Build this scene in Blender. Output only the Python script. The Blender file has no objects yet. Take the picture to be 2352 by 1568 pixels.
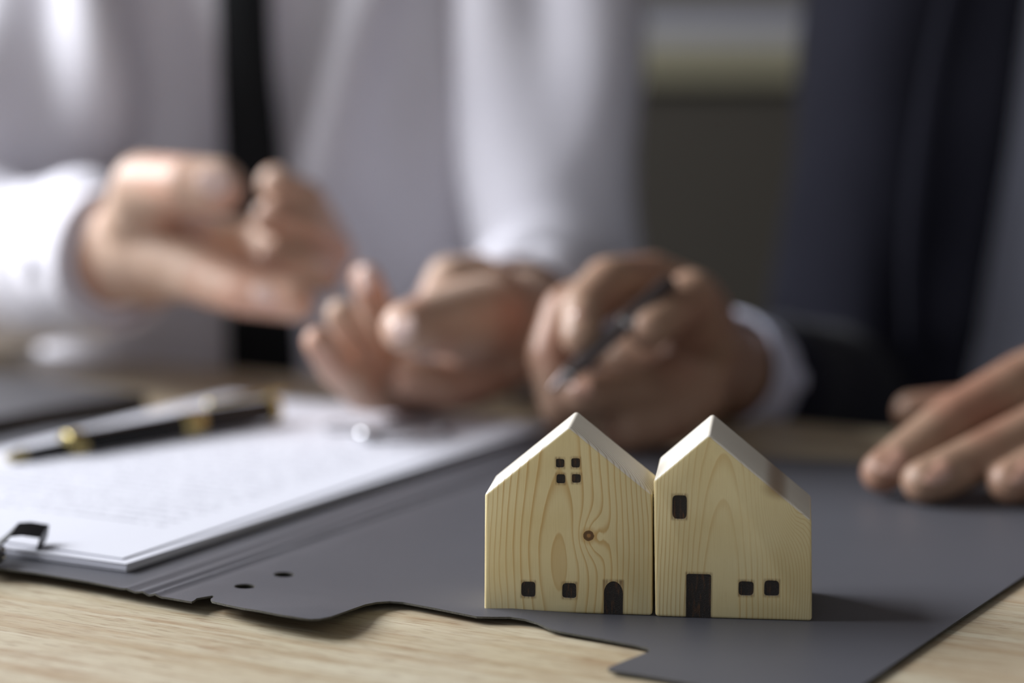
import bpy, bmesh, math, random
from mathutils import Vector, Matrix, noise
from mathutils.bvhtree import BVHTree
random.seed(7)
sc = bpy.context.scene
COL = sc.collection
R = math.radians

# ------------------------------------------------------------------ camera
F = 85/36*2352                       # focal length in pixels
CAMH, PITCH = 0.207, R(8.04)
cam = bpy.data.cameras.new('camera'); cam.lens = 85; cam.sensor_width = 36
camo = bpy.data.objects.new('camera', cam); COL.objects.link(camo)
camo.location = (0, 0, CAMH); camo.rotation_euler = (R(90)-PITCH, 0, 0)
cam.clip_start = 0.02
cam.dof.use_dof = True; cam.dof.focus_distance = 0.815; cam.dof.aperture_fstop = 3.4
sc.camera = camo
# ------------------------------------------------------------------ world, light, exposure
w = bpy.data.worlds.new('world'); sc.world = w; w.use_nodes = True
bg = w.node_tree.nodes['Background']; bg.inputs[0].default_value = (0.88, 0.93, 1.0, 1); bg.inputs[1].default_value = 0.47
def area(name, loc, rot, sx, sy, power, col=(1, 1, 1)):
    l = bpy.data.lights.new(name, 'AREA'); l.shape = 'RECTANGLE'; l.size = sx; l.size_y = sy
    l.energy = power; l.color = col
    o = bpy.data.objects.new(name, l); COL.objects.link(o); o.location = loc; o.rotation_euler = rot
    return o
area('window_daylight', (-1.72, 1.72, 1.18), (R(90), 0, R(-90)), 2.15, 1.20, 152, (0.93, 0.96, 1.0))
sc.view_settings.view_transform = 'Standard'; sc.view_settings.look = 'None'
sc.view_settings.gamma = 1; sc.view_settings.use_curve_mapping = False
sc.view_settings.exposure = 0.0

# ------------------------------------------------------------------ pixel helpers (planning only: give world points)
def ray(px, py):
    cx = (px-1176)/F; cy = -(py-784)/F
    return Vector((cx, math.cos(PITCH)+cy*math.sin(PITCH), -math.sin(PITCH)+cy*math.cos(PITCH)))
def atz(px, py, z=0.0):
    d = ray(px, py); return Vector((0, 0, CAMH)) + d*((z-CAMH)/d.z)
def aty(px, py, Y):
    d = ray(px, py); return Vector((0, 0, CAMH)) + d*(Y/d.y)
def smooth(a, b, x):
    t = max(0, min(1, (x-a)/(b-a))); return t*t*(3-2*t)

# ------------------------------------------------------------------ materials
def srgb(c):
    return tuple((v/12.92 if v <= 0.04045 else ((v+0.055)/1.055)**2.4) for v in c)
class NT:
    def __init__(s, name):
        s.m = bpy.data.materials.new(name); s.m.use_nodes = True
        s.t = s.m.node_tree; s.b = s.t.nodes['Principled BSDF']
    def new(s, k, **kw):
        n = s.t.nodes.new(k)
        for a, b in kw.items(): setattr(n, a, b)
        return n
    def put(s, sock, v):
        if isinstance(v, bpy.types.NodeSocket): s.t.links.new(v, sock)
        elif v is not None:
            try: sock.default_value = v
            except Exception: sock.default_value = (*v, 1)
    def M(s, op, a, b=None, c=None):
        n = s.new('ShaderNodeMath', operation=op)
        for i, v in enumerate((a, b, c)): s.put(n.inputs[i], v)
        return n.outputs[0]
    def co(s, kind='Object'):
        return s.new('ShaderNodeTexCoord').outputs[kind]
    def mapv(s, v, scale=(1, 1, 1), loc=(0, 0, 0), rot=(0, 0, 0)):
        n = s.new('ShaderNodeMapping'); s.put(n.inputs[0], v)
        n.inputs['Location'].default_value = loc; n.inputs['Rotation'].default_value = rot; n.inputs['Scale'].default_value = scale
        return n.outputs[0]
    def noise(s, v, scale, detail=3, rough=0.5, dist=0):
        n = s.new('ShaderNodeTexNoise'); s.put(n.inputs['Vector'], v)
        n.inputs['Scale'].default_value = scale; n.inputs['Detail'].default_value = detail
        n.inputs['Roughness'].default_value = rough; n.inputs['Distortion'].default_value = dist
        return n.outputs[0]
    def ramp(s, x, a, b):
        n = s.new('ShaderNodeMapRange', interpolation_type='SMOOTHSTEP')
        s.put(n.inputs[0], x); n.inputs[1].default_value = a; n.inputs[2].default_value = b
        return n.outputs[0]
    def mix(s, f, a, b):
        n = s.new('ShaderNodeMix', data_type='RGBA')
        s.put(n.inputs[0], f); s.put(n.inputs[6], a); s.put(n.inputs[7], b)
        return n.outputs[2]
    def sep(s, v):
        n = s.new('ShaderNodeSeparateXYZ'); s.put(n.inputs[0], v); return n.outputs
    def bump(s, h, strength=0.2, dist=0.001):
        n = s.new('ShaderNodeBump'); s.put(n.inputs['Height'], h)
        n.inputs['Strength'].default_value = strength; n.inputs['Distance'].default_value = dist
        s.put(s.b.inputs['Normal'], n.outputs[0])
    def set(s, col=None, rough=None, metal=None, spec=None):
        if col is not None: s.put(s.b.inputs['Base Color'], col)
        if rough is not None: s.put(s.b.inputs['Roughness'], rough)
        if metal is not None: s.b.inputs['Metallic'].default_value = metal
        if spec is not None: s.put(s.b.inputs['Specular IOR Level'], spec)
def c4(*c): return (*srgb(c), 1)

def cloth_mat(name, col, col2, rough=0.9, sheen=0.0, bumps=0.25):
    n = NT(name); v = n.co()
    f = n.noise(v, 9, 3)
    n.set(n.mix(n.ramp(f, .35, .7), c4(*col), c4(*col2)), rough, spec=0.2)
    wv = n.noise(n.mapv(v, (1, 1, 1)), 900, 2)
    n.bump(wv, bumps, 0.0004)
    if sheen: n.b.inputs['Sheen Weight'].default_value = sheen
    return n.m
def flat_mat(name, col, rough=0.5, metal=0, spec=0.5, nscale=60, var=0.08):
    n = NT(name); f = n.noise(n.co(), nscale, 3)
    a = c4(*col); b = c4(*[max(0, c*(1-var)) for c in col])
    n.set(n.mix(f, a, b), rough, metal, spec); return n.m

M_shirt = cloth_mat('shirt_cotton', (.88, .87, .90), (.85, .84, .875))
M_shirt2 = cloth_mat('shirt_blue_white', (.80, .81, .88), (.76, .77, .84))
M_suit = cloth_mat('suit_wool', (.09, .09, .135), (.07, .07, .115), sheen=0.06)
M_tie = cloth_mat('tie_fabric', (.05, .055, .065), (.035, .04, .05), 0.7)
M_trouser = cloth_mat('trouser_fabric', (.08, .08, .09), (.06, .06, .07))
M_hair = flat_mat('black_hair', (.06, .05, .045), .5)
M_gold = flat_mat('gold_plating', (.80, .73, .50), .30, 1)
M_silver = flat_mat('silver_metal', (.85, .85, .86), .18, 1)
M_gunmetal = flat_mat('gunmetal', (.42, .39, .39), .32, 1)
M_wire = flat_mat('wire_grey', (.55, .55, .57), .3, 1)
M_blackgloss = flat_mat('black_lacquer', (.05, .05, .06), .22)
M_clipblack = flat_mat('clip_black', (.10, .10, .12), .35)
M_nail = None
def skin_mat(name, base, red, dark):
    n = NT(name); v = n.co()
    f = n.noise(v, 28, 4); g = n.noise(v, 70, 3)
    c = n.mix(n.ramp(f, .38, .68), c4(*base), c4(*red))
    c = n.mix(n.M('MULTIPLY', n.ramp(g, .5, .8), .45), c, c4(*dark))
    n.set(c, .45, spec=.38)
    n.b.inputs['Subsurface Weight'].default_value = .05
    n.b.inputs['Subsurface Radius'].default_value = (.008, .003, .0015)
    n.b.inputs['Subsurface Scale'].default_value = .6
    n.bump(n.M('ADD', n.noise(v, 260, 3), n.M('MULTIPLY', n.noise(n.mapv(v, (1, 1, 2.5)), 90, 3), 1.5)), .35, .0008)
    return n.m
M_skin1 = skin_mat('skin_light', (.75, .635, .56), (.74, .57, .49), (.54, .40, .30))
M_skin2 = skin_mat('skin_tan', (.62, .50, .42), (.60, .44, .365), (.41, .29, .22))
def nail_mat(name, col):
    n = NT(name); n.set(c4(*col), .25, spec=.6)
    f = n.noise(n.co(), 120, 2); n.set(n.mix(f, c4(*col), c4(col[0]*.95, col[1]*.93, col[2]*.93)))
    n.b.inputs['Coat Weight'].default_value = .3; return n.m
M_nail1 = nail_mat('nail_pink', (.88, .77, .73)); M_nail2 = nail_mat('nail_tan', (.68, .53, .46))

def paper_mat(name, text=False):
    n = NT(name); v = n.co()
    base = c4(.82, .82, .855)
    n.set(base, .75, spec=.15)
    if text:
        x, y, z = n.sep(v)
        # lines of print along y, stacked along x (page local metres)
        row = n.M('FRACT', n.M('MULTIPLY', x, 1/0.0085))
        inrow = n.M('MULTIPLY', n.ramp(row, .28, .34), n.M('SUBTRACT', 1, n.ramp(row, .6, .66)))
        rid = n.M('FLOOR', n.M('MULTIPLY', x, 1/0.0085))
        cmb = n.new('ShaderNodeCombineXYZ'); n.put(cmb.inputs[0], n.M('MULTIPLY', y, 260)); n.put(cmb.inputs[1], n.M('MULTIPLY', rid, 7.3))
        word = n.ramp(n.noise(cmb.outputs[0], 1, 1), .42, .48)
        cm2 = n.new('ShaderNodeCombineXYZ'); n.put(cm2.inputs[0], n.M('MULTIPLY', y, 900)); n.put(cm2.inputs[1], n.M('MULTIPLY', x, 900))
        ch = n.ramp(n.noise(cm2.outputs[0], 1, 1), .45, .55)
        marg = n.M('MULTIPLY', n.ramp(y, .022, .023), n.M('SUBTRACT', 1, n.ramp(y, .15, .151)))
        marx = n.M('MULTIPLY', n.ramp(x, .05, .051), n.M('SUBTRACT', 1, n.ramp(x, .27, .271)))
        f = n.M('MULTIPLY', n.M('MULTIPLY', inrow, word), n.M('MULTIPLY', n.M('MULTIPLY', marg, marx), n.M('MULTIPLY', ch, .9)))
        n.set(n.mix(f, base, c4(.45, .45, .5)))
    return n.m
M_paper = paper_mat('white_paper'); M_print = paper_mat('printed_paper', True)

# dark grey card
n = NT('grey_card'); v = n.co()
f = n.noise(v, 14, 4)
n.set(n.mix(f, c4(.30, .30, .325), c4(.33, .33, .355)), .48, spec=.6)
n.bump(n.noise(v, 1400, 3), .18, .0003); M_card = n.m
n = NT('grey_card_edge'); n.set(n.mix(n.noise(n.co(), 1800, 2), c4(.16, .16, .15), c4(.42, .41, .38)), .9, spec=.1); M_cardedge = n.m

# rubberwood staves: object coords are table coords, x along the grain
n = NT('rubberwood')
oi = n.new('ShaderNodeObjectInfo').outputs['Random']
v0 = n.co()
off = n.new('ShaderNodeVectorMath', operation='ADD'); n.put(off.inputs[0], v0)
cmb = n.new('ShaderNodeCombineXYZ'); n.put(cmb.inputs[0], n.M('MULTIPLY', oi, 9)); n.put(cmb.inputs[1], n.M('MULTIPLY', oi, 3.7)); n.put(off.inputs[1], cmb.outputs[0])
v = off.outputs[0]
broad = n.noise(n.mapv(v, (1.3, 16, 4)), 3.2, 4, .6, .6)
band = n.noise(n.mapv(v, (1.0, 46, 6)), 2.4, 4, .6, .4)
blot = n.noise(n.mapv(v, (12, 40, 8)), 1.3, 5, .65)
pore = n.noise(n.mapv(v, (85, 1500, 300)), 1, 2, .5)
pore2 = n.noise(n.mapv(v, (30, 620, 100)), 1, 2, .5)
col = n.mix(n.ramp(broad, .35, .68), c4(.775, .74, .65), c4(.71, .66, .555))
col = n.mix(n.M('MULTIPLY', n.ramp(band, .48, .66), .6), col, c4(.66, .57, .45))
col = n.mix(n.M('MULTIPLY', n.ramp(blot, .50, .68), .5), col, c4(.58, .47, .35))
col = n.mix(n.M('MULTIPLY', n.ramp(pore, .55, .68), .6), col, c4(.44, .32, .22))
col = n.mix(n.M('MULTIPLY', n.ramp(pore2, .56, .66), .5), col, c4(.56, .44, .32))
col = n.mix(n.M('MULTIPLY', n.ramp(oi, .0, 1), .36), col, c4(.70, .58, .45))
n.set(col, .45, spec=.45)
n.bump(n.M('ADD', pore, pore2), .12, .0004); M_wood = n.m

def rect_glow(n, x, z, cx, cz, hx, hz, rad):
    dx = n.M('MAXIMUM', n.M('SUBTRACT', n.M('ABSOLUTE', n.M('SUBTRACT', x, cx)), hx), 0)
    dz = n.M('MAXIMUM', n.M('SUBTRACT', n.M('ABSOLUTE', n.M('SUBTRACT', z, cz)), hz), 0)
    d = n.M('SQRT', n.M('ADD', n.M('MULTIPLY', dx, dx), n.M('MULTIPLY', n.M('MULTIPLY', dz, dz), .45)))
    return n.M('SUBTRACT', 1, n.ramp(d, 0, rad))
def pine(name, x0, z0, a, freq, burns, knot=None, knot2=None, seed=0.0, dirt=None, cap=.009, core=0.0, off=.45, heart=0.0):
    n = NT(name); v = n.co(); x, y, z = n.sep(v)
    d1 = n.M('MULTIPLY', n.M('SUBTRACT', n.noise(n.mapv(v, (60, 60, 18), (seed, 0, 0)), 1, 2), .5), .0030)
    d2 = n.M('MULTIPLY', n.M('SUBTRACT', n.noise(n.mapv(v, (420, 420, 60), (seed, 3, 0)), 1, 2), .5), .0006)
    xx = n.M('ADD', n.M('ADD', n.M('SUBTRACT', x, x0), d1), d2)
    yy = n.M('ADD', n.M('MULTIPLY', n.M('TANH', n.M('MULTIPLY', n.M('SUBTRACT', z, z0), a/cap)), cap), y)
    f = n.M('SQRT', n.M('ADD', n.M('MULTIPLY', xx, xx), n.M('MULTIPLY', yy, yy)))
    def bumpf(kx, kz, sx, sz, amp):
        ax = n.M('MULTIPLY', n.M('SUBTRACT', x, kx), 1/sx); az = n.M('MULTIPLY', n.M('SUBTRACT', z, kz), 1/sz)
        r2 = n.M('ADD', n.M('MULTIPLY', ax, ax), n.M('MULTIPLY', az, az))
        return n.M('MULTIPLY', n.M('EXPONENT', n.M('MULTIPLY', r2, -.5)), amp), r2
    if knot:
        b, _ = bumpf(knot[0]+.0012, knot[1]-.0005, .0036, .0050, .0052); f = n.M('ADD', f, b)
    if knot2:
        b, _ = bumpf(knot2[0], knot2[1], .0055, .0085, .009); f = n.M('ADD', f, b)
    ph = n.M('MULTIPLY', n.M('ADD', f, n.M('MULTIPLY', n.M('MULTIPLY', f, f), 60)), freq)
    ph = n.M('ADD', ph, off)
    fr = n.M('FRACT', ph)
    late = n.M('MULTIPLY', n.M('POWER', n.ramp(fr, .40, .93), 2.8), n.M('SUBTRACT', 1, n.ramp(fr, .93, 1.0)))
    if core: late = n.M('MULTIPLY', late, n.ramp(f, core-.0008, core))
    if heart: late = n.M('MAXIMUM', late, n.M('MULTIPLY', n.M('SUBTRACT', 1, n.ramp(f, heart-.0004, heart)), .75))
    vary = n.ramp(n.noise(n.mapv(v, (35, 35, 12), (seed, 9, 2)), 1, 2), .3, .62)
    late = n.M('MULTIPLY', late, n.M('ADD', .18, n.M('MULTIPLY', vary, .52)))
    fib = n.noise(n.mapv(v, (2600, 2600, 90)), 1, 2)
    base = n.mix(n.ramp(n.noise(v, 40, 2), .35, .7), c4(.87, .81, .63), c4(.845, .775, .58))
    base = n.mix(n.M('MULTIPLY', n.ramp(fib, .5, .8), .30), base, c4(.80, .71, .52))
    c = n.mix(late, base, c4(.73, .58, .33))
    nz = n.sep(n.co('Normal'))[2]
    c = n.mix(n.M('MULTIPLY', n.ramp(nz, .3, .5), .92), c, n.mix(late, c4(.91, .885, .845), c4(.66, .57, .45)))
    if knot:
        ax = n.M('SUBTRACT', x, knot[0]); az = n.M('SUBTRACT', z, knot[1])
        r = n.M('SQRT', n.M('ADD', n.M('MULTIPLY', ax, ax), n.M('MULTIPLY', az, az)))
        r = n.M('ADD', r, n.M('MULTIPLY', n.M('SUBTRACT', n.noise(v, 900, 2), .5), .0005))
        front = n.M('SUBTRACT', 1, n.ramp(y, .004, .006))
        ring = n.M('SUBTRACT', 1, n.ramp(r, .0017, .0019))
        c = n.mix(n.M('MULTIPLY', n.M('MULTIPLY', n.M('SUBTRACT', 1, n.ramp(r, .0018, .0038)), .55), front), c, c4(.72, .56, .31))
        c = n.mix(n.M('MULTIPLY', ring, front), c, c4(.40, .29, .17))
        c = n.mix(n.M('MULTIPLY', n.M('SUBTRACT', 1, n.ramp(r, .0004, .0009)), front), c, c4(.60, .44, .26))
        rr = n.M('MULTIPLY', n.ramp(r, .0010, .0012), n.M('SUBTRACT', 1, n.ramp(r, .0012, .0014)))
        c = n.mix(n.M('MULTIPLY', n.M('MULTIPLY', rr, front), .6), c, c4(.30, .21, .12))
    if dirt:
        dx, dz, sx, sz = dirt
        b, r2 = bumpf(dx, dz, sx, sz, 1.0)
        c = n.mix(n.M('MULTIPLY', n.ramp(b, .3, .95), .75), c, c4(.52, .38, .22))
    g = None
    for (cx, cz, hx, hz) in burns:
        q = rect_glow(n, x, z, cx, cz, hx, hz, .0008)
        g = q if g is None else n.M('MAXIMUM', g, q)
    streak = n.ramp(n.noise(n.mapv(v, (1700, 1, 120), (seed, 0, 5)), 1, 2), .35, .8)
    g = n.M('MULTIPLY', n.M('MULTIPLY', g, n.M('SUBTRACT', 1, n.ramp(y, .001, .002))), n.M('ADD', .3, n.M('MULTIPLY', streak, .6)))
    c = n.mix(g, c, c4(.38, .24, .12))
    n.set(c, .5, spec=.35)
    n.bump(n.M('ADD', fib, n.M('MULTIPLY', late, 1.5)), .10, .0003)
    return n.m
n = NT('scorched_wood'); v = n.co()
st = n.noise(n.mapv(v, (900, 1, 160)), 1, 3); gr = n.noise(v, 3000, 2)
c = n.mix(n.ramp(st, .5, .78), c4(.14, .115, .10), c4(.36, .235, .13))
c = n.mix(n.ramp(gr, .55, .75), c, c4(.24, .22, .21))
n.set(c, .55, spec=.4); n.bump(n.M('ADD', gr, st), .6, .0004); M_burn = n.m

M_wall = flat_mat('wall_paint_brown', (.27, .25, .22), .8, nscale=3)
M_wallw = flat_mat('wall_paint_pale', (.72, .71, .70), .85, nscale=3)
M_floor = flat_mat('floor_vinyl', (.40, .36, .31), .5, nscale=4)
M_cab = flat_mat('dark_veneer', (.21, .19, .16), .6, nscale=5, var=.15)
M_oak = flat_mat('olive_oak', (.50, .48, .40), .5, nscale=12, var=.12)
M_greyl = flat_mat('grey_laminate', (.50, .50, .54), .5, nscale=6)

# ------------------------------------------------------------------ mesh helpers
def obj_from_mesh(name, me, mat=None, parent=None):
    o = bpy.data.objects.new(name, me); COL.objects.link(o)
    if mat and not me.materials: me.materials.append(mat)
    if parent: o.parent = parent
    return o
def obj(name, bm, mat=None, parent=None, smoothed=False, angle=None):
    bmesh.ops.recalc_face_normals(bm, faces=bm.faces)
    me = bpy.data.meshes.new(name); bm.to_mesh(me); bm.free()
    if smoothed or angle:
        for p in me.polygons: p.use_smooth = True
    if angle: me.set_sharp_from_angle(angle=R(angle))
    return obj_from_mesh(name, me, mat, parent)
def thing(name, label, cat, loc=(0, 0, 0), rotz=0, group=None):
    o = bpy.data.objects.new(name, None); COL.objects.link(o); o.empty_display_size = .02
    o.location = loc; o.rotation_euler = (0, 0, rotz); tag(o, label, cat, group); return o
def tag(o, label, cat, group=None):
    o['label'] = label; o['category'] = cat
    if group: o['group'] = group
    return o
def struct(o): o['kind'] = 'structure'; return o
def box_bm(bm, lo, hi, mat=None):
    c = (Vector(lo)+Vector(hi))/2; s = Vector(hi)-Vector(lo)
    m = Matrix.Translation(c) @ Matrix.Diagonal((*s, 1))
    if mat: m = mat @ m
    return bmesh.ops.create_cube(bm, size=1, matrix=m)['verts']
def bevbox(lo, hi, bev=.002, seg=2):
    bm = bmesh.new(); box_bm(bm, lo, hi)
    bmesh.ops.bevel(bm, geom=list(bm.edges), offset=bev, segments=seg, affect='EDGES', profile=.5)
    return bm
def capsule(bm, p, q, r1, r2, seg=20):
    d = q-p; L = d.length
    if L < 1e-6: return
    rot = d.to_track_quat('Z', 'Y').to_matrix().to_4x4()
    bmesh.ops.create_cone(bm, cap_ends=True, segments=seg, radius1=r1, radius2=r2, depth=L, matrix=Matrix.Translation((p+q)/2) @ rot)
def ball(bm, p, r, sub=3):
    m = Matrix.Translation(p)
    if not isinstance(r, (int, float)): m = m @ Matrix.Diagonal((*r, 1)); r = 1
    bmesh.ops.create_icosphere(bm, subdivisions=sub, radius=r, matrix=m)
def chain(bm, pts):
    for i, (p, r) in enumerate(pts):
        ball(bm, p, r)
        if i: capsule(bm, pts[i-1][0], p, pts[i-1][1], r)
def fuse(bm, voxel, smooth_it, disp=None):
    """solid union of overlapping pieces -> one continuous skin"""
    me = bpy.data.meshes.new('tmp'); bm.to_mesh(me); bm.free()
    o = bpy.data.objects.new('tmp', me); COL.objects.link(o)
    m = o.modifiers.new('r', 'REMESH'); m.mode = 'VOXEL'; m.voxel_size = voxel; m.use_smooth_shade = True
    if smooth_it:
        s = o.modifiers.new('s', 'SMOOTH'); s.factor = .5; s.iterations = smooth_it
    dg = bpy.context.evaluated_depsgraph_get(); dg.update()
    res = bpy.data.meshes.new_from_object(o.evaluated_get(dg)); 
    bpy.data.objects.remove(o); bpy.data.meshes.remove(me)
    if disp:
        nr = [v.normal.copy() for v in res.vertices]
        for v_, n_ in zip(res.vertices, nr): v_.co = v_.co + disp(v_.co, n_)
    for p in res.polygons: p.use_smooth = True
    return res
def join_meshes(name, ms):
    bm = bmesh.new()
    for m in ms: bm.from_mesh(m)
    me = bpy.data.meshes.new(name); bm.to_mesh(me); bm.free()
    for p in me.polygons: p.use_smooth = True
    return me
def tube(pts, seg=28, closed=False, thick=None):
    """open hose through (point, radius) rings"""
    bm = bmesh.new(); rings = []
    P = [Vector(p) for p, r in pts]
    up = Vector((0, 0, 1))
    for i, (p, r) in enumerate(pts):
        a = P[max(0, i-1)]; b = P[min(len(P)-1, i+1)]
        if closed: a = P[i-1]; b = P[(i+1) % len(P)]
        t = (b-a).normalized(); s = t.cross(up)
        if s.length < 1e-4: s = Vector((1, 0, 0))
        s.normalize(); u = s.cross(t).normalized()
        rings.append([bm.verts.new(P[i] + (s*math.cos(k*2*math.pi/seg)+u*math.sin(k*2*math.pi/seg))*r) for k in range(seg)])
    m = len(rings)
    for i in range(m if closed else m-1):
        A, B = rings[i], rings[(i+1) % m]
        for k in range(seg): bm.faces.new((A[k], A[(k+1) % seg], B[(k+1) % seg], B[k]))
    if not closed and thick is None:
        bm.faces.new(rings[0]); bm.faces.new(rings[-1])
    return bm
def lathe(prof, p, q, seg=28):
    """profile [(t 0..1, radius)] revolved about p->q"""
    return tube([(p.lerp(q, t), max(r, 1e-5)) for t, r in prof], seg)
def prism(poly, y0, y1):
    """polygon of (x, z) extruded along y"""
    bm = bmesh.new()
    a = [bm.verts.new((x, y0, z)) for x, z in poly]; b = [bm.verts.new((x, y1, z)) for x, z in poly]
    bm.faces.new(a); bm.faces.new(b[::-1])
    for i in range(len(poly)): bm.faces.new((a[i], b[i], b[(i+1) % len(poly)], a[(i+1) % len(poly)]))
    return bm

# ================================================================== THE SETTING
FZ = -.74
bm = bmesh.new(); box_bm(bm, (-1.7, -.8, FZ-.05), (2.6, 3.2, FZ)); struct(obj('floor', bm, M_floor))
bm = bmesh.new(); box_bm(bm, (-1.7, 3.1, FZ), (2.6, 3.2, 2.3)); struct(obj('wall_back', bm, M_wall))
wy0, wy1, wz0, wz1 = .60, 2.85, .50, 1.86
wl = obj('wall_left', bmesh.new(), M_wallw)
bm = bmesh.new()
for lo, hi in (((-1.7, -.8, FZ), (-1.6, wy0, 2.3)), ((-1.7, wy1, FZ), (-1.6, 3.1, 2.3)),
               ((-1.7, wy0, FZ), (-1.6, wy1, wz0)), ((-1.7, wy0, wz1), (-1.6, wy1, 2.3))):
    box_bm(bm, lo, hi)
bm.to_mesh(wl.data); bm.free(); struct(wl)
bm = bmesh.new(); box_bm(bm, (-1.7, -.8, 2.3), (2.6, 3.2, 2.35)); struct(obj('ceiling', bm, M_wall))
bm = bmesh.new(); box_bm(bm, (2.5, -.8, FZ), (2.6, 3.1, 2.3)); struct(obj('wall_right', bm, M_wall))
win = obj('window_1', bmesh.new(), M_wallw)
bm = bmesh.new(); t = .05
for lo, hi in (((-1.68, wy0, wz0), (-1.6, wy0+t, wz1)), ((-1.68, wy1-t, wz0), (-1.6, wy1, wz1)),
               ((-1.68, wy0, wz0), (-1.6, wy1, wz0+t)), ((-1.68, wy0, wz1-t), (-1.6, wy1, wz1))):
    box_bm(bm, lo, hi)
bm.to_mesh(win.data); bm.free(); struct(win)
bm = bmesh.new(); box_bm(bm, (-1.6, 3.075, FZ), (2.6, 3.1, FZ+.09)); struct(obj('baseboard_back', bm, M_wallw))

# sideboard at the back
sb = thing('sideboard', 'low dark cabinet with olive wood top and pale upstand behind the people', 'cabinet', (0, 2.45, FZ))
X0, X1 = -.95, 1.55
def part(name, lo, hi, mat, bev=.003, parent=sb):
    return obj(name, bevbox(lo, hi, bev), mat, parent)
part('carcass', (X0+.02, .02, 0), (X1-.02, .40, .86), M_cab)
part('worktop', (X0, -.01, .866), (X1, .42, .902), M_oak)
part('upstand', (X0, .36, .902), (X1, .42, .932), M_greyl)
k = 5; ww = (X1-X0-.06)/k
for i in range(k):
    d = part('cabinet_door', (X0+.03+i*ww+.003, 0, .06), (X0+.03+(i+1)*ww-.003, .018, .855), M_cab)
    obj('handle', bevbox((X0+.03+(i+.9)*ww-.02, -.02, .62), (X0+.03+(i+.9)*ww-.008, .002, .76), .002), M_gunmetal, d)

# ================================================================== TABLE
TD = Vector((math.cos(R(-29.5)), math.sin(R(-29.5)), 0)); TN = Vector((-TD.y, TD.x, 0))
far_n = atz(530, 850).dot(TN); 
far_n = max(far_n, 0) 
table = thing('table', 'pale rubberwood table top of glued staves carrying the folder, papers and houses', 'table', (0, 0, 0), R(-29.5))
seam0, SW = .595, .0505
k0 = int((.12-seam0)/SW); nmax = far_n
rng = random.Random(3)
i = k0; first = True
while seam0+i*SW < nmax-.004:
    lo = seam0+i*SW; hi = min(lo+SW, nmax)
    xs = -1.5+rng.uniform(0, .4)
    edges = [-1.25, 1.25]
    for a, b in zip(edges, edges[1:]):
        bm = bmesh.new(); vs = box_bm(bm, (a, lo, -.028), (b, hi, 0))
        top = [e for e in bm.edges if all(v.co.z > -.001 for v in e.verts)]
        bmesh.ops.bevel(bm, geom=top, offset=.00012, segments=1, affect='EDGES')
        obj('stave', bm, M_wood, table)
    i += 1
tl, th = seam0+k0*SW, nmax
for x in (-1.16, 1.16):
    for y in (tl+.06, th-.12):
        obj('leg', bevbox((x-.03, y-.03, FZ), (x+.03, y+.03, -.028), .004), M_wood, table)
obj('apron', bevbox((-1.13, th-.13, -.10), (1.13, th-.11, -.0285), .002), M_wood, table)

# ================================================================== FOLDER (open card folder, punched, tabbed near edge)
pN0 = atz(290, 1310, .006); pR0 = atz(1250, 972, .010)
E1 = (pR0-pN0); E1.z = 0; E1.normalize(); E2 = Vector((-E1.y, E1.x, 0))      # E1 along the page to the far right, E2 to the left
C0 = atz(360, 1366, .004)
def spine_c(p): return -(p-C0).dot(E2)                                        # metres to the right of the last crease
LIFT = atz(700, 1418, .006); LIFT2 = atz(1185, 1416)
def zf(p):
    c = spine_c(p)
    z = .0012 + .0030*(1-smooth(-.02, .085, c))
    d = (Vector((p.x, p.y, 0))-Vector((LIFT.x, LIFT.y, 0)))
    z += .0052*math.exp(-(d.x**2)/(2*.030**2) - (d.y**2)/(2*.022**2))
    for cc, a in ((-.0125, .0004), (-.0085, -.0003), (-.005, .0004), (-.002, -.0004), (.001, .0005), (.0045, -.0002)):
        z += a*math.exp(-((c-cc)/.0010)**2)
    d2 = Vector((p.x-LIFT2.x, p.y-LIFT2.y, 0))
    z += .0010*math.exp(-(d2.x**2)/(2*.010**2) - (d2.y**2)/(2*.012**2))
    return z
def onfold(px, py):
    z = .002
    for _ in range(8): p = atz(px, py, z); z = zf(p)+.0006
    p.z = 0; return p
near = [(-420, 1232), (-200, 1262), (0, 1304), (80, 1314), (200, 1334), (300, 1354), (340, 1364), (440, 1381), (446, 1378), (452, 1373),
        (488, 1367), (492, 1369), (484, 1375), (487, 1380), (560, 1396), (640, 1410), (690, 1418), (712, 1421), (735, 1420), (760, 1415), (800, 1401), (840, 1387),
        (865, 1382), (895, 1380), (925, 1382), (1000, 1396), (1060, 1408), (1095, 1415), (1130, 1416), (1170, 1416), (1205, 1421), (1235, 1430), (1262, 1443),
        (1285, 1449), (1380, 1466), (1460, 1481), (1486, 1487), (1494, 1492), (1488, 1497), (1440, 1515), (1400, 1531), (1396, 1535), (1402, 1539), (1470, 1549), (1600, 1572),
        (1760, 1610), (1900, 1630)]
right = [(1985, 1570), (2352, 1322), (2760, 1080)]
farp = [(2700, 1092), (2352, 1078), (2000, 1060), (1700, 1044), (1250, 1004), (900, 962), (500, 926), (100, 985), (-300, 1070)]
outline = [onfold(*q) for q in near+right+farp]
bm = bmesh.new()
def loop_edges(pts):
    vs = [bm.verts.new(p) for p in pts]
    return [bm.edges.new((vs[i], vs[(i+1) % len(vs)])) for i in range(len(vs))]
eds = loop_edges(outline)
for hx, hy in ((562, 1346), (652, 1319)):        # punched holes
    c = onfold(hx, hy)
    eds += loop_edges([c+Vector((.0037*math.cos(q*math.pi/14), .0037*math.sin(q*math.pi/14), 0)) for q in range(28)])
bmesh.ops.triangle_fill(bm, use_beauty=True, use_dissolve=False, edges=eds, normal=Vector((0, 0, 1)))
def cut(pt, nrm):
    bmesh.ops.bisect_plane(bm, geom=bm.verts[:]+bm.edges[:]+bm.faces[:], plane_co=pt, plane_no=nrm, dist=1e-6)
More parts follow.
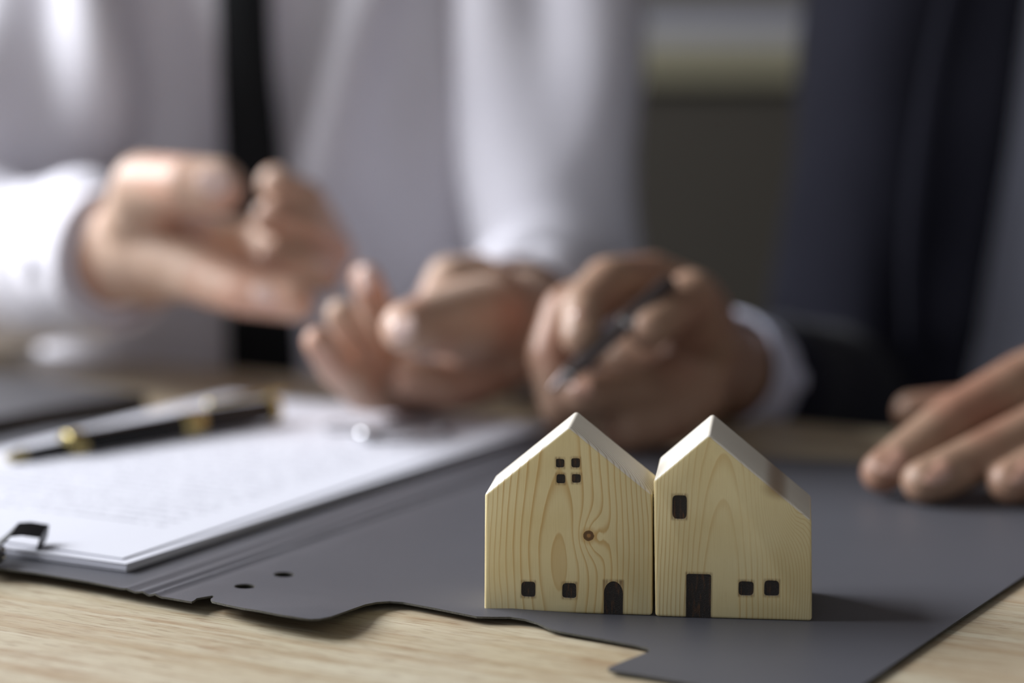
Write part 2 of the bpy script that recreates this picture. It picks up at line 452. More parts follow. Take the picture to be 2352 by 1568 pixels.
for k in range(-26, 44): cut(Vector((0, 0, 0))+Vector((k*.012, 0, 0)), Vector((1, 0, 0)))
for k in range(-2, 42): cut(Vector((0, .70+k*.014, 0)), Vector((0, 1, 0)))
for cc in [-.0155, -.0135, -.0125, -.0115, -.0105, -.0095, -.0085, -.0075, -.006, -.005, -.004, -.003, -.002, -.001, 0, .001, .002, .0035, .0045, .0055]:
    cut(C0 - E2*cc, E2)
for v_ in bm.verts: v_.co.z = zf(v_.co)+.0006
bmesh.ops.recalc_face_normals(bm, faces=bm.faces)
me = bpy.data.meshes.new('folder'); bm.to_mesh(me); bm.free()
folder = obj_from_mesh('folder', me, M_card); me.materials.append(M_cardedge)
tag(folder, 'open dark grey card folder with wavy tabbed near edge, lying on the wooden table', 'folder')
s = folder.modifiers.new('thick', 'SOLIDIFY'); s.thickness = .0007; s.offset = -1; s.material_offset_rim = 1
dg = bpy.context.evaluated_depsgraph_get(); dg.update()
me2 = bpy.data.meshes.new_from_object(folder.evaluated_get(dg)); folder.modifiers.clear(); folder.data = me2
for p in me2.polygons: p.use_smooth = True
me2.set_sharp_from_angle(angle=R(35))
ZF = .0012+.0006

# ================================================================== TOY HOUSES
def toy_house(label, BL, BR, prof_px, back_ridge, openings, matargs):
    bl = atz(*BL, ZF); br = atz(*BR, ZF)
    ux = (br-bl); W = ux.length; ux.normalize(); uy = Vector((-ux.y, ux.x, 0))
    yaw = math.atan2(ux.y, ux.x)
    def loc(px, py):
        d = ray(px, py); o = Vector((0, 0, CAMH)); t = (bl-o).dot(uy)/d.dot(uy); p = o+d*t
        return ((p-bl).dot(ux), max(0, p.z-ZF))
    prof = [loc(*q) for q in prof_px]
    ridge = max(prof, key=lambda q: q[1])
    pb = atz(*back_ridge, ridge[1]+ZF); depth = (pb-bl).dot(uy)
    root = thing('toy_house', label, 'toy house', (bl.x, bl.y, ZF), yaw)
    poly = [(0, 0)]+[(q[0], q[1]) for q in prof]+[(W, 0)]
    shapes = []
    for kind, nm, x0, y0, x1, y1 in openings:
        a = loc(x0, y0); b = loc(x1, y1)
        lx, hx, lz, hz = a[0], b[0], min(a[1], b[1]), max(a[1], b[1])
        cx, cz, hw, hh = (lx+hx)/2, (lz+hz)/2, (hx-lx)/2, (hz-lz)/2
        pts = []
        if kind == 'r':
            N = 40
            rr = random.Random(int(x0*7))
            e = .42
            for q in range(N):
                t = 2*math.pi*q/N
                cxx = math.copysign(abs(math.cos(t))**e, math.cos(t)); szz = math.copysign(abs(math.sin(t))**e, math.sin(t))
                wob = 1+.02*math.sin(3*t+x0)
                pts.append((cx+hw*cxx*wob*1.03, cz+hh*szz*wob*1.03))
        elif kind == 'a':       # arched door
            lo = -.0004
            pts = [(cx-hw, lo), (cx+hw, lo)]
            hk = hz-hw*1.35
            for q in range(17):
                t = math.pi*q/16; pts.append((cx+hw*math.cos(t), hk+1.35*hw*math.sin(t)))
        else:                   # square topped door
            lo = -.0004; r = .0007
            pts = [(cx-hw, lo), (cx+hw, lo), (cx+hw, hz-r), (cx+hw-r*.3, hz-r*.3), (cx+hw-r, hz), (cx-hw+r, hz), (cx-hw+r*.3, hz-r*.3), (cx-hw, hz-r)]
        shapes.append((nm, pts, (cx, cz, hw, hh)))
    mat = matargs(loc, [s_[2] for s_ in shapes])
    bm = prism(poly, 0, depth)
    bmesh.ops.recalc_face_normals(bm, faces=bm.faces)
    bmesh.ops.bevel(bm, geom=list(bm.edges), offset=.0011, segments=4, affect='EDGES', profile=.5)
    blk = obj('block', bm, mat, root)
    cut_o = []
    for nm, pts, _ in shapes:
        c = obj('tmpc', prism(pts, -.002, .0005)); c.matrix_world = Matrix.Translation((bl.x, bl.y, ZF)) @ Matrix.Rotation(yaw, 4, 'Z'); cut_o.append(c)
        m = blk.modifiers.new('b', 'BOOLEAN'); m.object = c; m.operation = 'DIFFERENCE'; m.solver = 'EXACT'
    bpy.context.view_layer.update()
    dg = bpy.context.evaluated_depsgraph_get(); dg.update()
    me = bpy.data.meshes.new_from_object(blk.evaluated_get(dg)); blk.modifiers.clear(); blk.data = me
    for c in cut_o: bpy.data.objects.remove(c)
    for p in me.polygons: p.use_smooth = True
    me.set_sharp_from_angle(angle=R(28))
    for nm, pts, _ in shapes:
        pp = [(x, max(z, .00012)) for x, z in pts]
        cx = sum(p[0] for p in pp)/len(pp); cz = sum(p[1] for p in pp)/len(pp)
        bmw = prism([(cx+(x-cx)*1.03, cz+(z-cz)*1.01 if z > .001 else z) for x, z in pp], .00028, .0009)
        obj(nm, bmw, M_burn, root)
    return root
h1 = toy_house('left pine block house with four small gable windows, arched door and a knot',
    (1112, 1403), (1498, 1414),
    [(1113.5, 1134), (1307, 978), (1499, 1135)], (1314, 943),
    [('r', 'window', 1277, 1053.5, 1296, 1073), ('r', 'window', 1312.5, 1052, 1332, 1073),
     ('r', 'window', 1278.5, 1089, 1298, 1109.5), ('r', 'window', 1314, 1088.5, 1333.5, 1108),
     ('r', 'window', 1198, 1335.5, 1229.5, 1370), ('r', 'window', 1292, 1339, 1323.5, 1373), ('a', 'door', 1387, 1334, 1430.5, 1413)],
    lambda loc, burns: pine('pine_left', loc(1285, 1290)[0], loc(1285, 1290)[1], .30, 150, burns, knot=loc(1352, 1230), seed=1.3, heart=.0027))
h2 = toy_house('right pine block house with square-topped dark door and one upright window',
    (1505, 1416), (1865, 1426.5),
    [(1501, 1103), (1628, 996), (1863.5, 1193)], (1625, 949),
    [('r', 'window', 1545, 1137, 1577, 1190.5), ('d', 'door', 1576.5, 1317, 1632.5, 1418),
     ('r', 'window', 1697, 1334.5, 1730, 1367), ('r', 'window', 1756, 1333, 1789, 1368)],
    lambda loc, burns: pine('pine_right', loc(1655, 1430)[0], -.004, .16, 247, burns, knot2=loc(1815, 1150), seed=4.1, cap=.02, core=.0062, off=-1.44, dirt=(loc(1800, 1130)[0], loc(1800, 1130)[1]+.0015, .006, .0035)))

# ================================================================== PAPERS
PZ = .0052
pN = atz(290, 1313, PZ); pR = atz(1252, 972, PZ+.003); pR.z = PZ
L1 = (pR-pN).length; L2 = (atz(520, 900, PZ+.004)-pR); L2.z = 0; L2 = L2.length
ang = math.atan2(E1.y, E1.x)
papers = thing('paper_stack', 'stack of white printed contract pages lying on the open grey folder', 'papers', (pN.x, pN.y, PZ), ang)
rr = random.Random(5)
NS = 9
for i in range(NS):
    z = .00002+i*.00034
    jx, jy = rr.uniform(-.0003, .0003), rr.uniform(-.0003, .0003)
    bm = bmesh.new(); box_bm(bm, (jx, jy, z), (L1+jx, L2+jy, z+.00026)); obj('page', bm, M_paper, papers)
# slightly lifted top page, set back from the corner
bm = bmesh.new(); nx, ny = 24, 16; g = []
ox, oy = .0042, .0048
for a in range(nx+1):
    row = []
    for b in range(ny+1):
        x = ox+(L1-ox-.002)*a/nx; y = oy+(L2-oy+.002)*b/ny
        z = NS*.00034+.0003+.0002*math.sin(x*30)*smooth(0, 4, b)+.0002*smooth(0, 4, b)
        row.append(bm.verts.new((x, y, z)))
    g.append(row)
for a in range(nx):
    for b in range(ny): bm.faces.new((g[a][b], g[a+1][b], g[a+1][b+1], g[a][b+1]))
tp = obj('printed_page', bm, M_print, papers); tp['label'] = 'top page with faint rows of print'
s = tp.modifiers.new('t', 'SOLIDIFY'); s.thickness = .00025; s.offset = 1
PT = PZ+NS*.00034+.0010

# black and gold pen on the papers
pz = PT+.0055
a = atz(12, 1052, PT+.002); b = atz(634, 938, pz+.001)
pen = thing('ballpoint_pen', 'black pen with three gold bands lying across the white papers', 'pen')
d = (b-a)
def seg_l(name, t0, t1, prof, mat, parent=pen, A=a, D=d):
    o = obj(name, lathe(prof, A+D*t0, A+D*t1), mat, parent, angle=40); return o
seg_l('tip', 0, .065, [(0, .0006), (.05, .0014), (.6, .0028), (1, .0032)], M_gold)
seg_l('grip', .065, .205, [(0, .0026), (1, .0032)], M_blackgloss)
seg_l('band', .205, .265, [(0, .0050), (.1, .0064), (.9, .0066), (1, .0058)], M_gold)
seg_l('barrel', .265, .62, [(0, .0058), (.3, .0058), (1, .0060)], M_blackgloss)
seg_l('band', .62, .70, [(0, .0058), (.1, .0064), (.9, .0064), (1, .0058)], M_gold)
seg_l('cap', .70, .965, [(0, .0060), (.5, .0060), (1, .0054)], M_blackgloss)
seg_l('end_cap', .965, 1.0, [(0, .0056), (.2, .0062), (.8, .0062), (1, .0040)], M_gold)
cl = bevbox((-.0012, -.001, 0), (.0012, .001, .045), .0004, 1)
up = Vector((0, 0, 1)); q = d.normalized().to_track_quat('Z', 'Y').to_matrix().to_4x4()
side = (up - d.normalized()*up.dot(d.normalized())).normalized()
bmesh.ops.transform(cl, matrix=Matrix.Translation(a+d*.73+side*.0078) @ q, verts=cl.verts)
obj('clip', cl, M_gold, pen)
kb = bmesh.new(); capsule(kb, a+d*.975, a+d*.975+side*.0085, .0018, .0018); obj('clip_mount', kb, M_gold, pen)

# wire loops with round knob on the papers
lp = thing('wire_loop', 'small grey wire loop with round shiny knob lying on the white papers', 'ring')
c = atz(945, 995, PT+.0015)
obj('large_loop', tube([(c+Vector((.0185*math.cos(t), .017*math.sin(t), 0)), .0008) for t in [2*math.pi*i/48 for i in range(48)]], 10, closed=True), M_wire, lp, smoothed=True)
c2 = atz(795, 980, PT+.0015)
obj('small_loop', tube([(c2+Vector((.010*math.cos(t), .012*math.sin(t), 0)), .0007) for t in [2*math.pi*i/36 for i in range(36)]], 10, closed=True), M_wire, lp, smoothed=True)
c3 = atz(843, 998, PT+.003)
bm = bmesh.new(); ball(bm, c3, (.0045, .0045, .0032)); capsule(bm, atz(815, 990, PT+.0017), atz(880, 1006, PT+.0017), .0016, .0016)
k_ = obj('knob', bm, M_silver, lp, smoothed=True); k_['label'] = 'bright rounded metal knob'

# binder clip at the left
bc = thing('binder_clip', 'black metal binder clip gripping the near edge of the papers at far left', 'clip')
def strip(pts, wdt, th, nm, mat, parent, axis):
    bm = bmesh.new(); A = []
    for i, p in enumerate(pts):
        t = (pts[min(i+1, len(pts)-1)]-pts[max(i-1, 0)]).normalized(); nrm = t.cross(axis).normalized()
        A.append([bm.verts.new(p+axis*sx*wdt/2+nrm*sz*th/2) for sx, sz in ((-1, -1), (1, -1), (1, 1), (-1, 1))])
    for r0, r1 in zip(A, A[1:]):
        for k in range(4): bm.faces.new((r0[k], r0[(k+1) % 4], r1[(k+1) % 4], r1[k]))
    bm.faces.new(A[0]); bm.faces.new(A[-1])
    return obj(nm, bm, mat, parent, angle=40)
Yc = atz(60, 1255, PT).y
arch = [aty(-60, 1262, Yc-.004), aty(-20, 1262, Yc-.003), aty(6, 1243, Yc-.002), aty(34, 1216, Yc), aty(60, 1214, Yc+.002), aty(102, 1220, Yc+.004), aty(98, 1240, Yc+.003), aty(93, 1256, Yc+.002)]
strip(arch, .0085, .0009, 'spring_body', M_clipblack, bc, Vector((.15, .7, .25)).normalized())
bm = bevbox((-.009, -.004, 0), (.006, .004, .0052), .0006)
bmesh.ops.transform(bm, matrix=Matrix.Translation(aty(-30, 1290, Yc-.012)), verts=bm.verts)
obj('jaw', bm, M_clipblack, bc)
hp = [aty(-40, 1300, Yc-.014), aty(14, 1278, Yc-.012), aty(10, 1262, Yc-.012), aty(-40, 1270, Yc-.012)]
obj('wire_handle', tube([(p, .0007) for p in hp], 10), M_silver, bc, smoothed=True)

# black tablet at far left
tb = [atz(*q, .008) for q in ((-500, 1052), (345, 905), (322, 885), (-480, 850))]
tA = atz(0, 966, .009); tB = atz(342, 908, .009); tC = tB
ex = (tB-tA); ex.z = 0; ex.normalize(); ey = Vector((-ex.y, ex.x, 0))
tab = thing('tablet', 'thin black tablet lying flat on the table left of the papers', 'tablet', (tB.x, tB.y, .0005), math.atan2(ex.y, ex.x))
obj('housing', bevbox((-.24, 0, 0), (0, .150, .0092), .0022, 3), M_blackgloss, tab, angle=40)
n = NT('glass_screen'); n.set(n.mix(n.noise(n.co(), 8, 2), c4(.30, .30, .32), c4(.26, .26, .28)), .38, spec=.8); M_glass = n.m
obj('screen', bevbox((-.236, .004, .0092), (-.004, .146, .0099), .0003, 1), M_glass, tab)

# ================================================================== PEOPLE
def fold(p, k=1.0, amp=.006):
    q = Vector((p.x*9*k, p.y*9*k, p.z*4.5*k)); v = noise.noise(q+Vector((3.1, 0, 7)))
    q2 = Vector((p.x*22*k, p.y*20*k, p.z*9*k)); v2 = noise.noise(q2)
    return amp*(1-abs(v)*2)*.9+amp*.35*v2
def chest(bm, cx, cy, w, dpt, z0=-.30, z1=.36):
    ball(bm, Vector((cx, cy, (z0+z1)/2+.03)), (w, dpt, (z1-z0)/2+.02), 4)
    ball(bm, Vector((cx, cy+.01, z0+.10)), (w*.93, dpt*.98, .20), 4)
    ball(bm, Vector((cx, cy+.015, .22)), (w*1.04, dpt*.95, .17), 4)
    capsule(bm, Vector((cx-w*.78, cy+.02, .315)), Vector((cx+w*.78, cy+.02, .315)), .062, .062); 
def nail(p, nrm, along, w, l, mat, parent):
    """slightly domed nail plate"""
    nrm = nrm.normalized(); along = (along-nrm*along.dot(nrm)).normalized(); sd = along.cross(nrm).normalized()
    bm = bmesh.new(); bmesh.ops.create_uvsphere(bm, u_segments=20, v_segments=12, radius=1)
    for v_ in bm.verts:
        c = v_.co; x = math.copysign(abs(c.x)**.8, c.x); y = math.copysign(abs(c.y)**.8, c.y)
        v_.co = p + sd*(x*w) + along*(y*l) + nrm*(c.z*.0011 - .0020*x*x)
    return obj('fingernail', bm, mat, parent, smoothed=True)
def head(bm, cx, cy, z):
    ball(bm, Vector((cx, cy, z)), (.075, .095, .115), 4)
    ball(bm, Vector((cx, cy-.03, z-.06)), (.055, .06, .06), 3)
    capsule(bm, Vector((cx, cy+.02, z-.22)), Vector((cx, cy+.01, z-.05)), .058, .054)
    capsule(bm, Vector((cx, cy-.090, z+.01)), Vector((cx, cy-.108, z-.025)), .008, .013)
    for sx in (-1, 1):
        ball(bm, Vector((cx+sx*.076, cy+.01, z-.005)), (.010, .018, .030))
        ball(bm, Vector((cx+sx*.030, cy-.082, z+.012)), (.014, .010, .008))
    ball(bm, Vector((cx, cy-.088, z-.062)), (.026, .010, .007))
def hand_mesh(chains, voxel=.0016, sm=5):
    bm = bmesh.new()
    for ch in chains: chain(bm, ch)
    return fuse(bm, voxel, sm)
def H(*pts, dY=0, k=1): return [(aty(x, y, Y+dY), r*k/1000) for x, y, Y, r in pts]
def HA(*p): return H(*p, dY=.10, k=1.09)
def HB(*p): return H(*p, dY=-.055, k=.955)
def person_body(name_mat, hands, cx, cy, arms, parent, zt=.62):
    bm = bmesh.new(); head(bm, cx, cy+.0, zt)
    ball(bm, Vector((cx, cy+.02, .05)), (.12, .08, .30), 3)
    capsule(bm, Vector((cx-.13, cy+.03, .31)), Vector((cx+.13, cy+.03, .31)), .04, .04)
    for arm in arms: chain(bm, arm)
    base = fuse(bm, .005, 4)
    me = join_meshes('body', [base]+hands)
    bpy.data.meshes.remove(base)
    return obj_from_mesh('body', me, name_mat, parent)
def hair(cx, cy, z, parent):
    bm = bmesh.new(); ball(bm, Vector((cx, cy+.012, z+.035)), (.083, .100, .098), 4)
    for v_ in list(bm.verts):
        if v_.co.y < cy-.06 and v_.co.z < z+.055: bm.verts.remove(v_)
    obj('hair', bm, M_hair, parent, smoothed=True)
def legs(cx, cy, parent):
    bm = bmesh.new()
    ball(bm, Vector((cx, cy+.02, -.30)), (.16, .12, .11), 3)
    for s_ in (-1, 1):
        chain(bm, [(Vector((cx+s_*.08, cy+.02, -.31)), .085), (Vector((cx+s_*.11, cy-.20, -.27)), .065), (Vector((cx+s_*.11, cy-.16, -.66)), .048)])
    obj_from_mesh('trousers', fuse(bm, .008, 3), M_trouser, parent)
    for s_ in (-1, 1):
        bm = bmesh.new(); ball(bm, Vector((cx+s_*.11, cy-.20, FZ+.035)), (.045, .13, .035), 3)
        capsule(bm, Vector((cx+s_*.11, cy-.16, FZ+.035)), Vector((cx+s_*.11, cy-.16, FZ+.10)), .042, .04)
        obj_from_mesh('shoe', fuse(bm, .006, 3), M_blackgloss, parent)
# ---------- person 1 : grey-white shirt, black tie
p1 = thing('person', 'seated person in pale grey shirt and black tie gesturing with both hands', 'person')
cx, cy = -.150, 1.53
elR = Vector((-.335, 1.40, .060)); shR = Vector((-.245, 1.49, .315)); mdR = Vector((-.262, 1.44, .175))
elL = Vector((.035, 1.43, .030)); shL = Vector((.010, 1.53, .315))
wA = aty(262, 595, 1.25); wB = aty(1195, 735, 1.215)
handA = [
    [(elR, .036), (wA, .0255)] + HA((345, 575, 1.145, 23)),
    HA((300, 560, 1.14, 23), (340, 590, 1.14, 24), (440, 570, 1.190, 17), (560, 565, 1.205, 13), (640, 575, 1.195, 12)),
    HA((340, 600, 1.14, 22), (470, 610, 1.195, 14), (600, 620, 1.20, 11)),
    HA((318, 530, 1.13, 19), (330, 425, 1.105, 14.5), (430, 425, 1.08, 13), (500, 428, 1.075, 12.5)),                      # thumb
    HA((330, 570, 1.13, 21), (450, 625, 1.105, 14), (560, 670, 1.085, 11), (675, 690, 1.075, 9.5)),                       # index finger
    HA((600, 560, 1.205, 12), (745, 540, 1.165, 10.5), (700, 460, 1.14, 9.5), (634, 422, 1.125, 8.5)),                     # middle
    HA((610, 595, 1.20, 12), (765, 580, 1.155, 10.5), (700, 520, 1.13, 9.5), (622, 500, 1.115, 8.5)),                     # ring
    HA((610, 625, 1.195, 12), (745, 625, 1.145, 9.5), (690, 600, 1.12, 9), (625, 600, 1.11, 8.5))]                          # little
handB = [
    [(elL, .038), (wB, .027)] + HB((1130, 760, 1.225, 27)),
    HB((1130, 720, 1.23, 24), (1130, 800, 1.22, 25), (1070, 865, 1.22, 17), (980, 895, 1.215, 12), (900, 900, 1.20, 11), (850, 903, 1.185, 10)),
    HB((1120, 680, 1.225, 19), (1095, 645, 1.225, 14), (1030, 640, 1.21, 11.5), (1010, 690, 1.20, 12)),
    HB((1110, 735, 1.195, 23), (1020, 738, 1.16, 17), (935, 752, 1.13, 12.5)),                                            # thumb
    HB((1090, 860, 1.205, 15), (1015, 885, 1.19, 12), (942, 866, 1.178, 10.5)),                                            # index finger
    HB((925, 890, 1.215, 11), (895, 800, 1.205, 10), (862, 705, 1.195, 9.2), (840, 640, 1.19, 8)),
    HB((880, 895, 1.195, 10.5), (832, 815, 1.178, 9.3), (783, 722, 1.165, 8)),
    HB((835, 900, 1.175, 10), (775, 850, 1.150, 8.8), (732, 785, 1.135, 7.6))]
mA = hand_mesh(handA); mB = hand_mesh(handB)
person_body(M_skin1, [mA, mB], cx, cy, [[(shR, .045), (mdR, .043), (elR, .036)], [(shL, .045), (elL, .036)]], p1)
hair(cx, cy, .62, p1)
def shirt1(p, nv):
    f = fold(p, 1.0, .0055)
    # pleats fanning down from the shoulders
    dx = p.x-cx; s_ = 1 if dx > 0 else -1
    a_ = math.atan2(abs(dx)-.13+.0, (.36-p.z))
    r_ = math.hypot(abs(dx)-.13, .36-p.z)
    f += .0100*math.sin(a_*15+s_*1.1+2*noise.noise(p*6))*smooth(.03, .12, r_)*(1-smooth(.22, .42, r_))*(1 if p.y < cy else 0)
    return nv*f
bm = bmesh.new(); chest(bm, cx, cy, .155, .105)
cuffA0 = elR.lerp(wA, .80); cuffB0 = elL.lerp(wB, .84)
chain(bm, [(shR, .058), (mdR, .053), (mdR.lerp(elR, .5), .054), (elR, .052), (elR.lerp(wA, .45), .050), (cuffA0, .041)])
chain(bm, [(shL, .056), (shL.lerp(elL, .5), .050), (elL, .047), (elL.lerp(wB, .5), .041), (cuffB0, .034)])
chain(bm, [(Vector((cx-.14, cy-.02, .29)), .06), (shR, .060)])
shirt = fuse(bm, .0055, 4, shirt1)
so = obj_from_mesh('shirt', shirt, M_shirt, p1)
def cuff(e, wr, t0, t1, r0, r1, mat, parent):
    a_ = e.lerp(wr, t0); b_ = e.lerp(wr, t1)
    L = [(a_.lerp(b_, t), r0+(r1-r0)*t+(.0012 if .05 < t < .12 or t > .95 else 0)) for t in [i/14 for i in range(15)]]
    bm = tube(L, 40, thick=1)
    for v_ in bm.verts: v_.co += Vector((1, 1, 1))*.0012*noise.noise(v_.co*45)
    o = obj('cuff', bm, mat, parent, smoothed=True)
    m = o.modifiers.new('t', 'SOLIDIFY'); m.thickness = .0022; m.offset = -1
    dirn = (b_-a_).normalized(); s_ = dirn.cross(Vector((0, 0, 1))).normalized()
    if s_.y > 0: s_ = -s_
    p_ = a_.lerp(b_, .6)+s_*((r0+r1)/2+.0005)
    bb = bmesh.new(); capsule(bb, p_, p_+s_*.0022, .0052, .0048); obj('button', bb, mat, o)
    return o
cuff(elR, wA, .72, 1.02, .0430, .0365, M_shirt, p1)
cuff(elL, wB, .74, 1.0, .0385, .0325, M_shirt, p1)
# tie, laid on the shirt front
bvh = BVHTree.FromPolygons([v_.co for v_ in shirt.vertices], [tuple(p.vertices) for p in shirt.polygons])
rows = []; zt, zb_ = .345, -.16
for i in range(60):
    z = zt+(zb_-zt)*i/59
    c_ = -.1555+.0085*(1-smooth(-.02, .22, z))
    hw = .0135+.0070*(1-smooth(-.05, .22, z))
    ys = []
    for q in range(9):
        x = c_+hw*(q/4-1)
        hit = bvh.ray_cast(Vector((x, .9, z)), Vector((0, 1, 0)))
        ys.append(hit[0].y if hit[0] else cy-.09)
    ym = min(ys)
    rows.append((z, c_, hw, ym))
sy = [sum(rows[max(0, min(59, i+d_))][3] for d_ in range(-4, 5))/9 for i in range(60)]
bm = bmesh.new(); G = []
for i, (z, c_, hw, ym) in enumerate(rows):
    G.append([bm.verts.new((c_+hw*(q/4-1), sy[i]-.004-.0035*(1-(q/4-1)**4), z)) for q in range(9)])
for A_, B_ in zip(G, G[1:]):
    for q in range(8): bm.faces.new((A_[q], A_[q+1], B_[q+1], B_[q]))
tie = obj('tie', bm, M_tie, p1, smoothed=True)
m = tie.modifiers.new('t', 'SOLIDIFY'); m.thickness = .003; m.offset = -1
bm = bmesh.new(); ball(bm, Vector((-.152, sy[0]-.006, .350)), (.017, .012, .018)); obj('knot', bm, M_tie, tie, smoothed=True)
for sx in (-1, 1):
    col_ = strip([Vector((cx+sx*.062, cy+.02, .392)), Vector((cx+sx*.052, cy-.03, .382)), Vector((cx+sx*.030, cy-.062, .368)), Vector((cx+sx*.012, cy-.085, .350))], .035, .002, 'collar', M_shirt, so, Vector((sx*.25, -.1, .95)).normalized())
legs(cx, cy, p1)
toc = Vector((0, -1, .12))
nail(aty(492, 415, 1.1603), Vector((.10, -1, .28)), Vector((1, 0, 0)), .0066, .0085, M_nail1, p1)
nail(aty(612, 672, 1.1688), Vector((.1, -1, .65)), aty(675, 690, 1.075)-aty(560, 670, 1.085), .0050, .0068, M_nail1, p1)
nail(aty(836, 640, 1.127), Vector((-.45, -1, .25)), Vector((.15, 0, -1)), .0045, .0062, M_nail1, p1)
nail(aty(925, 748, 1.0635), Vector((-.3, -1, .5)), Vector((-1, 0, 0)), .006, .006, M_nail1, p1)

# ---------- person 2 : dark navy suit
p2 = thing('person', 'seated person in dark navy suit and white shirt holding a metal pen', 'person')
cx2, cy2 = .385, 1.47
sh2R = Vector((.250, 1.46, .315)); el2R = Vector((.192, 1.36, -.030)); w2R = aty(1660, 845, 1.19)
sh2L = Vector((.545, 1.46, .315)); el2L = Vector((.56, 1.28, .055)); w2L = aty(2790, 830, 1.09)
handC = [
    [(el2R, .034), (w2R, .025)] + H((1595, 810, 1.15, 25)),
    H((1590, 740, 1.14, 21), (1595, 800, 1.145, 23), (1580, 880, 1.135, 21)),
    H((1530, 720, 1.145, 17), (1520, 830, 1.14, 18), (1440, 830, 1.14, 15)),
    H((1590, 700, 1.125, 16), (1500, 640, 1.12, 12), (1395, 645, 1.09, 11), (1338, 705, 1.07, 10), (1335, 775, 1.052, 9)),    # index
    H((1560, 690, 1.135, 14), (1420, 660, 1.125, 12), (1305, 715, 1.10, 12), (1268, 820, 1.085, 11.5), (1290, 930, 1.075, 10.5)),  # middle
    H((1615, 790, 1.12, 17), (1588, 680, 1.085, 12), (1530, 722, 1.065, 10.5), (1490, 756, 1.055, 9.5)),                       # thumb
    H((1605, 850, 1.12, 16), (1500, 895, 1.10, 13), (1420, 900, 1.085, 11.5), (1345, 905, 1.07, 10)),                      # ring
    H((1600, 905, 1.115, 14), (1540, 965, 1.10, 12), (1435, 990, 1.085, 10.5))]                                             # little
handD = [
    [(el2L, .036), (w2L, .026)] + H((2690, 850, 1.07, 26)),
    H((2690, 850, 1.07, 24), (2560, 830, 1.065, 20), (2500, 830, 1.06, 17)),
    H((2690, 880, 1.06, 24), (2580, 900, 1.04, 19)), H((2690, 900, 1.05, 24), (2600, 980, 1.015, 17)),
    H((2520, 815, 1.065, 16), (2350, 880, 1.04, 13.5), (2190, 965, 1.015, 11.5), (2075, 1050, .995, 10), (2028, 1085, .988, 9.2)),
    H((2560, 890, 1.04, 16), (2400, 985, 1.01, 12.5), (2255, 1050, .99, 11), (2150, 1098, .978, 10), (2122, 1106, .975, 9.3)),
    H((2590, 980, 1.015, 14), (2440, 1055, .99, 11.5), (2318, 1108, .972, 9.3)),
    H((2640, 1040, .995, 13), (2560, 1100, .975, 10), (2470, 1125, .965, 8.5)),
    H((2620, 860, 1.09, 17), (2380, 925, 1.115, 12), (2190, 940, 1.12, 10), (2095, 945, 1.12, 9))]
mC = hand_mesh(handC); mD = hand_mesh(handD)
person_body(M_skin2, [mC, mD], cx2, cy2, [[(sh2R, .045), (el2R, .036)], [(sh2L, .045), (el2L, .036)]], p2)
hair(cx2, cy2, .62, p2)
bm = bmesh.new(); chest(bm, cx2, cy2, .138, .092)
obj_from_mesh('shirt', fuse(bm, .006, 4, lambda p, nv: nv*fold(p, 1, .004)), M_shirt2, p2)
def suit(p, nv):
    f = fold(p, .8, .005)
    f += .005*math.sin((p.x*55+p.z*18)+3*noise.noise(p*5))*(1-smooth(.05, .35, p.z))*.8
    return nv*f
bm = bmesh.new(); chest(bm, cx2, cy2, .150, .104)
chain(bm, [(sh2R, .060), (sh2R.lerp(el2R, .5), .056), (el2R, .046), (el2R.lerp(w2R, .45), .038), (el2R.lerp(w2R, .72), .032)])
chain(bm, [(sh2L, .060), (sh2L.lerp(el2L, .5), .054), (el2L, .050), (el2L.lerp(w2L, .45), .046), (el2L.lerp(w2L, .80), .038)])
js = fuse(bm, .0055, 4, suit)
bj = bmesh.new(); bj.from_mesh(js); bpy.data.meshes.remove(js)
def gap(z): return .135-.165*z      # half width of the open jacket front
kill = [f for f in bj.faces if f.calc_center_median().y < cy2-.02 and abs(f.calc_center_median().x-(cx2+.0)) < gap(f.calc_center_median().z) and f.calc_center_median().z < .42 and f.calc_center_median().y > 1.30]
bmesh.ops.delete(bj, geom=kill, context='FACES')
jk = obj('jacket', bj, M_suit, p2, smoothed=True)
m = jk.modifiers.new('t', 'SOLIDIFY'); m.thickness = .004; m.offset = -1
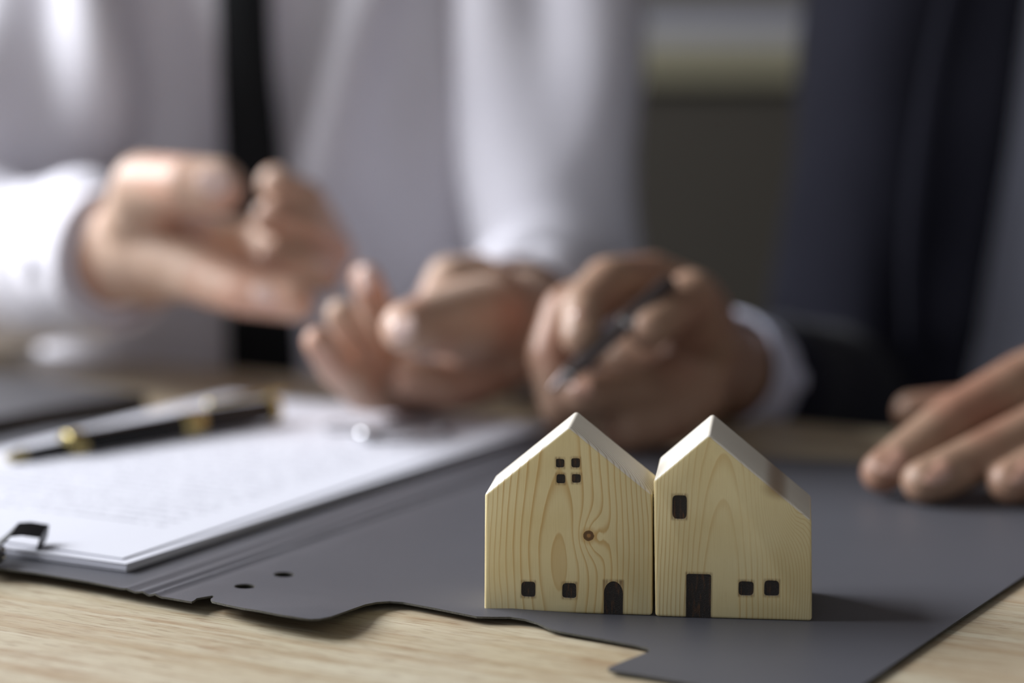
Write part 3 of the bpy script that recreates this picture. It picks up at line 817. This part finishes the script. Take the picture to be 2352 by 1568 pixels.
# lapels follow the open edge
bvh2 = BVHTree.FromPolygons([v_.co for v_ in jk.data.vertices], [tuple(p.vertices) for p in jk.data.polygons])
for sx in (-1, 1):
    bm = bmesh.new(); G = []
    for i in range(30):
        z = .34-.38*i/29; wd = .050*math.sin(math.pi*min(1, (1-i/29)*.9+.08))**.7+.004
        row = []
        for q in range(7):
            x = cx2+sx*(gap(z)-.004+wd*q/6)
            hit = bvh2.ray_cast(Vector((x, 1.0, z)), Vector((0, 1, 0)))
            y = hit[0].y if hit[0] and hit[0].y > 1.33 else cy2-.095
            row.append([x, y, z])
        G.append(row)
    VV = []
    for i, row in enumerate(G):
        ym = min(r_[1] for r_ in row)
        VV.append([bm.verts.new((x, min(y, ym+.004+.02*abs(x-row[0][0]))-.006, z)) for x, y, z in row])
    for A_, B_ in zip(VV, VV[1:]):
        for q in range(6): bm.faces.new((A_[q], A_[q+1], B_[q+1], B_[q]))
    lo_ = obj('lapel', bm, M_suit, jk, smoothed=True)
    m = lo_.modifiers.new('t', 'SOLIDIFY'); m.thickness = .003
cuff(el2R, w2R, .66, 1.0, .0315, .0295, M_shirt2, p2)
cuff(el2L, w2L, .74, 1.02, .0350, .0315, M_shirt2, p2)
legs(cx2, cy2, p2)
nail(aty(1335, 742, 1.050), Vector((.0, -1, .35)), Vector((0, -.3, -1)), .0052, .0068, M_nail2, p2)
nail(aty(2048, 1058, .982), Vector((-.25, -.75, .8)), aty(2028, 1085, .988)-aty(2075, 1050, .995), .0056, .0070, M_nail2, p2)
nail(aty(2150, 1082, .9685), Vector((-.2, -.75, .8)), aty(2122, 1106, .975)-aty(2255, 1050, .99), .0056, .0070, M_nail2, p2)
nail(aty(2345, 1082, .966), Vector((-.2, -.75, .8)), aty(2318, 1108, .972)-aty(2440, 1055, .99), .0052, .0066, M_nail2, p2)
nail(aty(1335, 893, 1.0605), Vector((-.4, -1, .3)), Vector((-1, 0, 0)), .0045, .0055, M_nail2, p2)

# metal pen in that hand
pn = thing('metal_pen', 'slim dark metal pen with silver tip held by the person in the suit', 'pen')
A2 = aty(1266, 896, 1.035); B2 = aty(1545, 645, 1.065); D2 = B2-A2
def sg(nm, t0, t1, prof, mat): return obj(nm, lathe(prof, A2+D2*t0, A2+D2*t1), mat, pn, angle=40)
sg('tip', 0, .12, [(0, .0007), (.1, .0014), (.8, .0028), (1, .0031)], M_gunmetal)
sg('ring', .12, .16, [(0, .0034), (.2, .0040), (.8, .0040), (1, .0036)], M_silver)
sg('barrel', .16, .58, [(0, .0036), (1, .0042)], M_gunmetal)
sg('ring', .58, .61, [(0, .0044), (.2, .0048), (.8, .0048), (1, .0044)], M_silver)
sg('upper_barrel', .61, 1.0, [(0, .0043), (.9, .0040), (1, .0030)], M_gunmetal)
